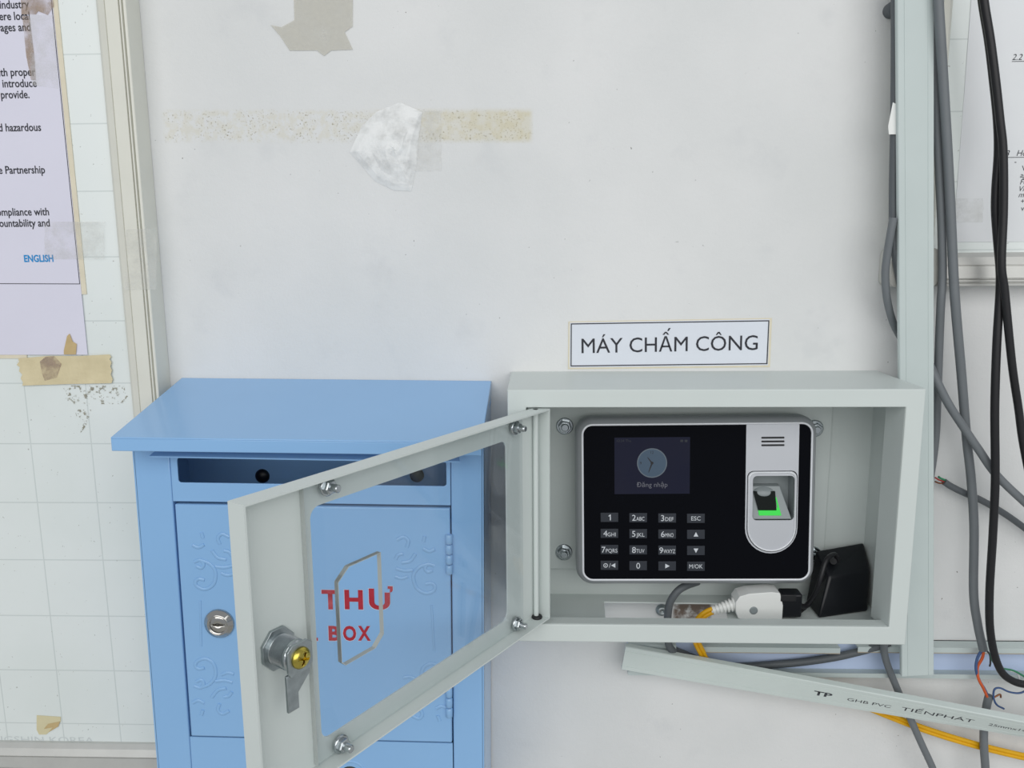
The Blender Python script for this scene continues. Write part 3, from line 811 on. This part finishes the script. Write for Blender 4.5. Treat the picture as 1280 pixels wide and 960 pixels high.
# keypad
legs = [['1', '2ABC', '3DEF', 'ESC'], ['4GHI', '5JKL', '6MNO', 'up'], ['7PQRS', '8TUV', '9WXYZ', 'down'], ['power', '0', 'right', 'M/OK']]
kcx = [761.7, 797.6, 833.8, 869.7]; kcy = [[646.5, 666.5, 686.7, 706.4][r] for r in range(4)]
key_me = None
for r in range(4):
    for c_ in range(4):
        k = dp(kcx[c_], kcy[r] + .4 * c_)
        kw, kh = .0078, .0042
        if key_me is None:
            ko = MB().box(-kw, kw, -.0008, -.0001, -kh, kh).build('key', M_key, term, bevel=.0003); key_me = ko.data
        else: ko = new_obj('key', key_me, term)
        ko.location = (k.x, 0, k.z)
        s = legs[r][c_]; yk = -.00090
        if s[0].isdigit():
            if s == '1':
                MB().add([(x, yk, z) for x, z in ((.0004, -.0026), (.0012, -.0026), (.0012, .0026), (.0006, .0026), (-.0009, .0014), (-.0006, .0007), (.0004, .0014))], [tuple(range(7))]).build('legend', M_legend, ko)
            elif len(s) == 1: text(s, M_legend, ko, 0, -.0026, yk, .0052, None, 'C', 'legend')
            else:
                n = len(s) - 1; wsub = .0024 * n + (.0006 if n == 4 else 0)
                tot = .0032 + .0004 + wsub
                text(s[0], M_legend, ko, -tot / 2, -.0026, yk, .0052, None, 'L', 'legend')
                text(s[1:], M_legend, ko, -tot / 2 + .0037, -.0026, yk, .0034, wsub, 'L', 'legend')
        elif s in ('ESC', 'M/OK'): text(s, M_legend, ko, 0, -.0018, yk, .0036, .0082 if s == 'ESC' else .0118, 'C', 'legend')
        else:
            tri = {'up': [(-.0021, -.0019), (.0021, -.0019), (0, .0021)], 'down': [(-.0021, .0019), (.0021, .0019), (0, -.0021)], 'right': [(-.0017, -.0021), (-.0017, .0021), (.0023, 0)], 'power': [(.0052, -.0021), (.0052, .0021), (.0014, 0)]}[s]
            MB().add([(x, yk, z) for x, z in tri], [(0, 1, 2)]).build('legend', M_legend, ko)
            if s == 'power':
                MB().plate([circle(-.0034, 0, .0020, 18), circle(-.0034, 0, .0014, 18)], yk, yk + .00002).build('legend', M_legend, ko)
                text('c', M_legend, ko, -.0034, -.0009, yk, .0024, None, 'C', 'legend')
                text('/', M_legend, ko, .0004, -.0020, yk, .0040, None, 'C', 'legend')

# ------------------------------------------------------------------ things inside the cabinet
zf = z0 + t
def cable(name, pts, r, m, label, cat='cable', n=12, group=None, ends=None):
    """pts: (px, py, depth y); returns one tube object"""
    L = [U(a, b, y) for a, b, y in pts]
    zb = min(p.z for p in L); bs = min(L, key=lambda p: p.z)
    return single(MB().tube(L, r, n, 8), name, m, (bs.x, bs.y, bs.z), label, cat, group)

fbl, fbr = UZ(1023, 773.5, zf + .0002), UZ(1085, 764.5, zf + .0002)
ftl, ftr = U(1037, 721, -.0400), U(1088, 712, -.0275)
btl, btr = U(1019, 688, -.0160), U(1080, 677, -.0045)
bbl = Vector((btl.x - .006, -.0160, zf + .0002)); bbr = Vector((btr.x - .003, -.0045, zf + .0002))
AB = ((fbl.x + fbr.x) / 2, (fbl.y + bbl.y) / 2, zf)
ad = thing('power_adapter', AB, 'black plug-in power adapter lying on the cabinet bottom', 'adapter')
MB().hexa([fbl, fbr, bbr, bbl, ftl, ftr, btr, btl]).build('case', M_black, ad, AB, .0022, 3)
w = [U(1048, 700, -.030), U(1043, 693, -.034), U(1033, 700, -.044), U(1026, 722, -.049), U(1019, 742, -.046), U(1008, 757, -.040), U(1000, 764, -.038)]
MB().tube(w, .0021, 10, 8).build('cord', M_bcable, ad, AB)
sa = U(1043, 699, -.026)
MB().lathe([(.0036, 0), (.0030, .008)], sa, (-.4, -.8, .1), 14).build('strain_relief', M_rubber, ad, AB)

# white socket with a black plug in it
SY = -.046
def sk(px, py, y=SY): return U(px, py, y)
s_c = sk(946, 770); SKB = (s_c.x, SY, zf)
sk_ = thing('extension_socket', SKB, 'white plastic cord socket with ribbed neck under the terminal', 'socket')
outl = [(917, 748), (922, 741), (934, 737.5), (962, 735.5), (972, 737), (975.5, 752), (974.5, 769.5), (968, 771), (930, 772), (920, 768), (917, 760)]
mb = MB().plate([[(sk(a, b).x, max(sk(a, b).z, zf + .0003)) for a, b in outl]], SY - .008, SY + .010)
mb.build('socket_body', M_socket, sk_, SKB, .0022, 3)
pcx = sk(942, 763, SY - .008)
MB().lathe([(.0036, 0), (.0036, .0004), (.0022, .0003), (0, .0001)], pcx, (0, -1, 0), 18).build('socket_screw', M_cav, sk_, SKB)
pa, pb = sk(919, 755), sk(889, 763.5)
ax = (pb - pa).normalized(); L_ = (pb - pa).length
prof = []
for k in range(7):
    h = L_ * k / 7; r_ = .0062 - .0026 * k / 7
    prof += [(r_, h), (r_, h + L_ / 7 * .58), (r_ * .74, h + L_ / 7 * .60), (r_ * .74, h + L_ / 7 * .98)]
MB().lathe(prof, pa, ax, 18, False).build('ribbed_neck', M_socket, sk_, SKB)
pl0, pl1 = sk(975, 739), sk(999, 768)
PBs = ((pl0.x + pl1.x) / 2, SY, zf)
pg = thing('cord_plug', PBs, 'black two-pin plug pushed into the white socket', 'plug')
MB().box(pl0.x + .0002, pl1.x, SY - .007, SY + .008, pl1.z, pl0.z).build('plug_body', M_black, pg, PBs, .0018)
g_a, g_b = sk(976, 743.5, SY - .008), sk(995, 752, SY - .008)
MB().box(g_a.x, g_b.x, SY - .0085, SY - .0070, g_b.z, g_a.z).build('grip_rib', M_rubber, pg, PBs, .0006)
MB().tube([sk(998, 756), sk(1006, 758, SY + .004), sk(1013, 752, SY + .010)], .0024, 10, 6).build('cord', M_bcable, pg, PBs)

# cables of the cabinet
cable('grey_cable', [(872, 727, -.020), (858, 732, -.030), (847, 739, -.034), (838, 752, -.0345), (835, 766, -.0345), (834.5, 786, -.033), (836, 806, -.026), (842, 815, -.020)], .0035, M_dgcable,
      'short grey cable running from the terminal down through the cabinet bottom hole')
def twin(name, pts, r, m, label, cat='cable'):
    """two bonded cores side by side: one flat cord"""
    mb = MB(); L = [U(a, b, y) for a, b, y in pts]
    for s in (-1, 1):
        Q = []
        for i, p in enumerate(L):
            tt = (L[min(i + 1, len(L) - 1)] - L[max(i - 1, 0)]).normalized(); nn = Vector((0, 1, 0)).cross(tt).normalized()
            Q.append(p + nn * r * .85 * s)
        mb.tube(Q, r, 10, 8)
    bs = min(L, key=lambda p: p.z)
    return single(mb, name, m, (bs.x, bs.y, bs.z), label, cat)
twin('yellow_cord', [(893, 762.5, -.0465), (886, 765, -.0470), (878, 770, -.0475), (872, 777, -.046), (868, 788, -.040), (870, 800, -.031), (876, 813, -.021), (885, 828, -.0175), (908, 838, -.0165), (960, 847, -.0165), (1020, 861, -.0165), (1066, 876, -.0165), (1110, 894, -.0165), (1160, 913, -.0165), (1230, 934, -.0165), (1320, 955, -.0165)], .0020, M_yellow,
     'yellow flat cord from the socket passing behind the loose trunking lid')
ws = U(827, 762, 0)
single(MB().lathe([(.0058, .0002), (.0058, .0014), (.0046, .002), (.0046, .0042), (.0034, .005), (.0016, .005), (.0014, .003), (0, .003)], (ws.x, 0, ws.z), (0, -1, 0), 18), 'wall_screw', M_zincdull, (ws.x, 0, ws.z - .0058),
       'grey screw with washer in the wall seen through the cabinet bottom hole', 'screw')

# ------------------------------------------------------------------ cable trunking
TB = (.42, 0, -.4050)
tk = thing('cable_duct', TB, 'open pale plastic cable trunking base fixed below the cabinet', 'trunking')
tz0, tz1 = -.4052, -.3740
MB().box(.083, .95, -.0016, -.0002, tz0, tz1).build('channel_back', M_pvcblue, tk, TB)
MB().box(.083, .95, -.0150, -.0002, tz0, tz0 + .0014).box(.083, .95, -.0150, -.0138, tz0 + .0014, tz0 + .0042).build('lower_edge', M_pvc, tk, TB)
for xa, xb, dz in ((.083, .128, 0), (.150, U(1050, 820, -.015).x, -.0015), (U(1072, 820, -.015).x, .95, 0)):
    MB().box(xa, xb, -.0150, -.0002, tz1 - .0014 + dz, tz1 + dz).box(xa, xb, -.0150, -.0138, tz1 - .0050 + dz, tz1 - .0014 + dz).build('upper_edge', M_pvc, tk, TB)
    MB().box(xa, xb, -.0148, -.0128, tz1 - .0060 + dz, tz1 - .0049 + dz).build('broken_edge', M_dirtlip, tk, TB)
cable('grey_cable', [(840, 812, -.009), (900, 832, -.008), (975, 830, -.008), (1035, 823, -.009), (1080, 813, -.011), (1112, 803, -.018)], .0036, M_dgcable,
      'dark grey cable lying inside the open trunking base')

def lid_frame(pa, pb):
    """frame whose X runs from pa to pb and whose Y points away from the room"""
    X_ = (pb - pa).normalized(); Z_ = (Vector((0, 0, 1)) - X_ * X_.z)
    if Z_.length < .3: Z_ = Vector((-1, 0, 0)) - X_ * -X_.x
    Z_.normalize(); Y_ = Z_.cross(X_)
    return Matrix((X_, Y_, Z_)).transposed()
def lid_profile(w, h=.0055):
    a = w / 2
    return [(-a, .0002), (-a + .0006, -.0006), (-a * .66, -.0006), (-a * .65, -.0003), (-a * .62, -.0003), (-a * .61, -.0006), (a * .61, -.0006), (a * .62, -.0003), (a * .65, -.0003), (a * .66, -.0006), (a - .0006, -.0006), (a, .0002),
            (a, h), (a - .0012, h), (a - .0012, .0014), (-a + .0012, .0014), (-a + .0012, h), (-a, h)]
la, lb = U(779.5, 822.5, -.024), U(1420, 937, -.052)
LR = lid_frame(la, lb)
lid = thing('plastic_duct_strip', la, 'loose printed trunking lid slanting across the wall under the cabinet', 'trunking lid', rot=LR)
LL = (lb - la).length
def twist(x): return R(2 + 36 * max(0, x / LL))                      # the strip hangs twisted, its face turning down to the right
rings = []
for k in range(25):
    x = LL * k / 24; a = twist(x); ca, sa_ = math.cos(a), math.sin(a)
    rings.append([Vector((x, y * ca - z * sa_, z * ca + y * sa_)) for z, y in lid_profile(.0246, .0060)])
MB().loft(rings, True, True).build('lid_strip', M_lidpvc, lid)
FL = Frame(la, LR)
for s, xa, xb, pyb, cap in (('TP', 1019, 1043, 858, .0048), ('GHB PVC', 1060, 1117, 871, .0034), ('TIẾNPHÁT', 1126, 1221, 889, .0044), ('25mmx14mm', 1236, 1304, 907, .0036)):
    a, b = FL.on(xa, pyb, -.0007), FL.on(xb, pyb, -.0007)
    tx = text(s, M_greyink, lid, a.x, -.0024, -.00075, cap, b.x - a.x, 'L', 'printed_text', bold=.03 if s == 'TP' else 0)
    for v in tx.data.vertices:
        a_ = twist(v.co.x); y_, z_ = v.co.y, v.co.z
        v.co.y = y_ * math.cos(a_) - z_ * math.sin(a_); v.co.z = z_ * math.cos(a_) + y_ * math.sin(a_)

va, vb = U(1147, 844, -.0370), U(1144, -60, -.0370)
VX = (vb - va).normalized()
Yv = Vector((0, 1, 0)); Zv = VX.cross(Yv).normalized()
VR = Matrix((VX, Yv, Zv)).transposed()
vl = thing('plastic_duct_strip', va, 'tall pale trunking lid hanging upright beside the cabinet', 'trunking lid', rot=VR)
VL = (vb - va).length
wv = .0290
MB().extrude([Vector((0, y, z)) for z, y in lid_profile(wv, .0035)], (0, 0, 0), (VL, 0, 0)).build('lid_strip', M_pvc, vl)
# ------------------------------------------------------------------ right whiteboard
RB = (.62, 0, -.0372)
rb = thing('whiteboard', RB, 'framed white board with a typed sheet behind the hanging cables', 'whiteboard')
rfx = .3375
MB().box(rfx - .002, .98, -.0135, -.0006, -.0175, .60).build('board_panel', M_board, rb, RB)
pr = [(rfx - a, d, 0) for a, d in frame_profile(.0330)]
MB().extrude(pr, (0, 0, -.006), (0, 0, .62)).build('frame_rail', M_cream_alu, rb, RB)
prb = [(0, d, -.0085 - a) for a, d in frame_profile(.0285)]
MB().extrude(prb, (rfx + .002, 0, 0), (1.0, 0, 0)).build('frame_rail', M_alu, rb, RB)
cp = [(x, z) for x, z in rrect(.2990, rfx + .0015, -.0376, -.0045, .006, 5)]
MB().plate([cp], -.0252, -.0004).build('corner_cap', M_corner, rb, RB, .002, 3)
SHB = (.52, -.0136, .0003)
sh_ = thing('typed_sheet', SHB, 'white typed sheet in a clear sleeve on the framed board behind cables', 'paper sheet')
MB().plate([[(.3545, .0002), (.70, .0002), (.70, .40), (.3510, .40)]], -.0136, -.0141).build('sheet', M_sheet, sh_, SHB)
for s, x, y, cap, shr in (('2.2  Safety', 1265, 75, .0046, .25), ('3   Hoang', 1257, 195, .0046, .25), ('-    The', 1268, 205, .0042, 0), ('Viet', 1277, 213.5, .0042, 0), ('against', 1275, 222, .0042, .2), ('Form', 1275, 230.5, .0042, .2), ('Vieclam', 1274, 239, .0042, .3), ('moi', 1273, 246.5, .0042, .3), ('+', 1276, 254.5, .0040, 0), ('với', 1276, 263.5, .0042, 0)):
    q = U(x, y, -.0142)
    text(s, M_greyink, sh_, q.x - SHB[0], q.z - SHB[2], -.0143 - SHB[1], cap, None, 'L', shear=shr)
for xa, xb, py in ((1265, 1290, 76.5), (1257, 1290, 196.5)):
    a, b = U(xa, py, -.0142), U(xb, py, -.0142)
    MB().box(a.x, b.x, -.0144, -.0142, a.z - .0004, a.z).build('underline', M_greyink, sh_, SHB)
film('tape_strip', ragged(1195, 248, 1229, 278, 5, .8), -.0144, M_tapeclear, 'clear tape strip on the lower corner of the typed sheet', 'tape')
# ------------------------------------------------------------------ hanging cables at the right
GR = 'grey cables hanging beside the cabinet'
cy = -.0300
cable('grey_cable', [(1171, -60, -.0425), (1173, 0, -.0425), (1176, 50, -.0420), (1179, 100, -.0400), (1185, 200, -.0375), (1189, 280, -.0365), (1192, 345, -.0365), (1195, 390, -.0365), (1202, 470, -.030), (1208, 545, -.024), (1214, 600, -.022), (1217.5, 660, -.024), (1217, 740, -.026), (1222, 780, -.026), (1229, 812, -.024)],
      .0038, M_gcable, 'long grey cable ending in stripped orange and blue wires', group=GR)
cable('grey_cable', [(1166, -60, -.0300), (1167.5, 60, -.0300), (1171, 140, -.0300), (1173.5, 200, -.0300), (1177, 280, -.0300), (1178, 345, -.0300), (1176, 380, -.0300), (1174, 430, -.023), (1171.5, 500, -.016), (1169, 550, -.012), (1162, 600, -.009), (1150, 660, -.007)],
      .0034, M_gcable, 'grey cable curving behind the upright trunking lid at its lower end', group=GR)
cable('grey_cable', [(1150, 430, -.016), (1163, 458, -.025), (1169, 472, -.029), (1185, 504, -.0325), (1205, 535, -.0335), (1224, 563, -.035), (1246, 594, -.036), (1280, 627, -.038), (1340, 680, -.038)],
      .0036, M_gcable, 'grey cable slanting away from the upright lid across the black cables', group=GR)
cable('grey_cable', [(1180, 602, -.012), (1189, 608, -.012), (1205, 616, -.013), (1224, 624, -.012), (1249, 638, -.011), (1274, 655, -.010), (1320, 690, -.010)],
      .0030, M_dgcable, 'thin grey cable with frayed cut end low beside the upright lid', group=GR)
cable('grey_cable', [(1119, -60, -.0285), (1119, 60, -.0285), (1118, 160, -.0285), (1116.5, 240, -.0285), (1117.5, 300, -.0290), (1124, 345, -.0292), (1131, 375, -.0292), (1140, 410, -.022), (1146, 440, -.014)],
      .0034, M_dgcable, 'grey cable along the left edge of the upright trunking lid', group=GR)
cable('grey_cable', [(1117, 272, -.0352), (1112.5, 296, -.0340), (1108.5, 322, -.0310), (1106.5, 345, -.0290), (1109, 375, -.0260), (1116, 402, -.0200), (1126, 422, -.009), (1142, 448, -.009)],
      .0032, M_gcable, 'grey cable bulging out left of the upright lid above the cabinet', group=GR)
cable('grey_cable', [(1106, 800, -.030), (1105, 812, -.0200), (1109, 830, -.0190), (1121, 860, -.0190), (1130, 880, -.0200), (1141, 905, -.0235), (1152, 930, -.0235), (1168, 965, -.0235), (1190, 1020, -.022)],
      .0033, M_gcable, 'grey cable dropping from the cabinet behind the slanting lid', group=GR)
cable('grey_cable', [(1236.5, 869, -.020), (1233, 884, -.0200), (1230, 908, -.0210), (1230, 935, -.0225), (1232, 965, -.0225), (1234, 1020, -.022)],
      .0036, M_gcable, 'lower grey cable stub below the stripped wires', group=GR)
cable('black_cable', [(1222, -60, -.040), (1228, 0, -.040), (1236, 50, -.040), (1242, 100, -.040), (1247, 150, -.040), (1248, 190, -.040), (1245, 235, -.040), (1244.5, 265, -.040), (1247, 300, -.040), (1250, 335, -.040), (1250, 365, -.042), (1246, 430, -.044), (1243.5, 510, -.045), (1244, 600, -.044), (1241, 670, -.042), (1237, 740, -.040), (1238, 790, -.038), (1247, 830, -.036), (1262, 849, -.034), (1290, 856, -.034), (1340, 850, -.034)],
      .0034, M_bcable, 'black cable that curls to the right above the slanting lid', group='black cables hanging before the typed sheet')
cable('black_cable', [(1224, -60, -.0485), (1230, 0, -.0485), (1238, 50, -.0485), (1244.5, 100, -.0485), (1250, 150, -.0485), (1254, 190, -.0485), (1254.5, 260, -.0485), (1252, 330, -.0495), (1256, 365, -.049), (1265, 455, -.048), (1273, 510, -.046), (1280, 560, -.046), (1300, 660, -.044)],
      .0032, M_bcable, 'black cable that slants away right under the whiteboard frame', group='black cables hanging before the typed sheet')
# stripped wires between the two cut ends of the grey cable
def wire(pts, m, label, r=.0010):
    return cable('bare_wire', pts, r, m, label, 'wire', 8, 'thin stripped wires')
wire([(1229, 810, -.024), (1222, 822, -.024), (1220, 836, -.024), (1224, 850, -.022), (1231, 862, -.021), (1235, 871, -.020)], M_bwire, 'blue stripped wire joining the two cut grey cable ends', .0013)
wire([(1230, 810, -.0225), (1228, 822, -.023), (1222, 834, -.0225), (1223, 848, -.024), (1229, 860, -.023), (1234, 871, -.0215)], M_orange, 'orange stripped wire twisted with the blue wire', .0013)
wire([(1231, 811, -.024), (1237, 818, -.024), (1238, 828, -.024), (1237, 833, -.024)], M_greyink, 'short dark wire stub at the end of the long grey cable', .0008)
wire([(1238, 817, -.030), (1242, 828, -.0305), (1252, 835, -.030), (1266, 838, -.030), (1276, 843, -.030), (1290, 852, -.030)], M_gwire, 'green wire crossing in front of the black cable curl', .0009)
wire([(1262, 838, -.0295), (1272, 842, -.0290), (1276, 852, -.029), (1290, 858, -.029)], M_wwire, 'whitish wire beside the green wire', .0008)
wire([(1290, 858, -.024), (1276, 866, -.024), (1262, 865, -.024), (1250, 860, -.024), (1243, 862, -.024), (1242, 872, -.024), (1246, 881, -.024), (1255, 886, -.024)], M_bwire, 'thin blue wire looping beside the lower cable stub', .0009)
wire([(1242, 872, -.0225), (1250, 868, -.022), (1251, 872, -.022)], M_copper, 'short copper wire end beside the blue loop', .0008)
wire([(1180, 602, -.012), (1174, 600, -.013), (1169, 597, -.014)], M_redw, 'red strand at the frayed end of the thin grey cable', .0007)
wire([(1181, 600, -.013), (1176, 598, -.0145), (1173, 596, -.015)], M_gwire, 'green strand at the frayed end of the thin grey cable', .0010)
wire([(1180, 604, -.012), (1174, 604, -.013), (1169, 602, -.014)], M_copper, 'copper strand at the frayed end of the thin grey cable', .0007)
# clamp and tape scrap left of the upright lid
k = U(1112.5, 14, -.0002)
single(MB().lathe([(.0062, 0), (.0062, .010), (.0040, .012), (.0030, .012), (.0028, .008), (0, .008)], (k.x, -.0002, k.z), (0, -1, 0), 18), 'wall_plug', M_dgcable, (k.x, 0, k.z - .0062), 'dark grey screw clip on the wall beside the upright lid', 'clip')
film('tape_scrap', [(1116, 128), (1120, 130), (1121, 168), (1111, 168), (1110, 158), (1114, 138)], -.0335, M_socket, 'small white tape scrap stuck to the grey cable by the upright lid', 'tape')
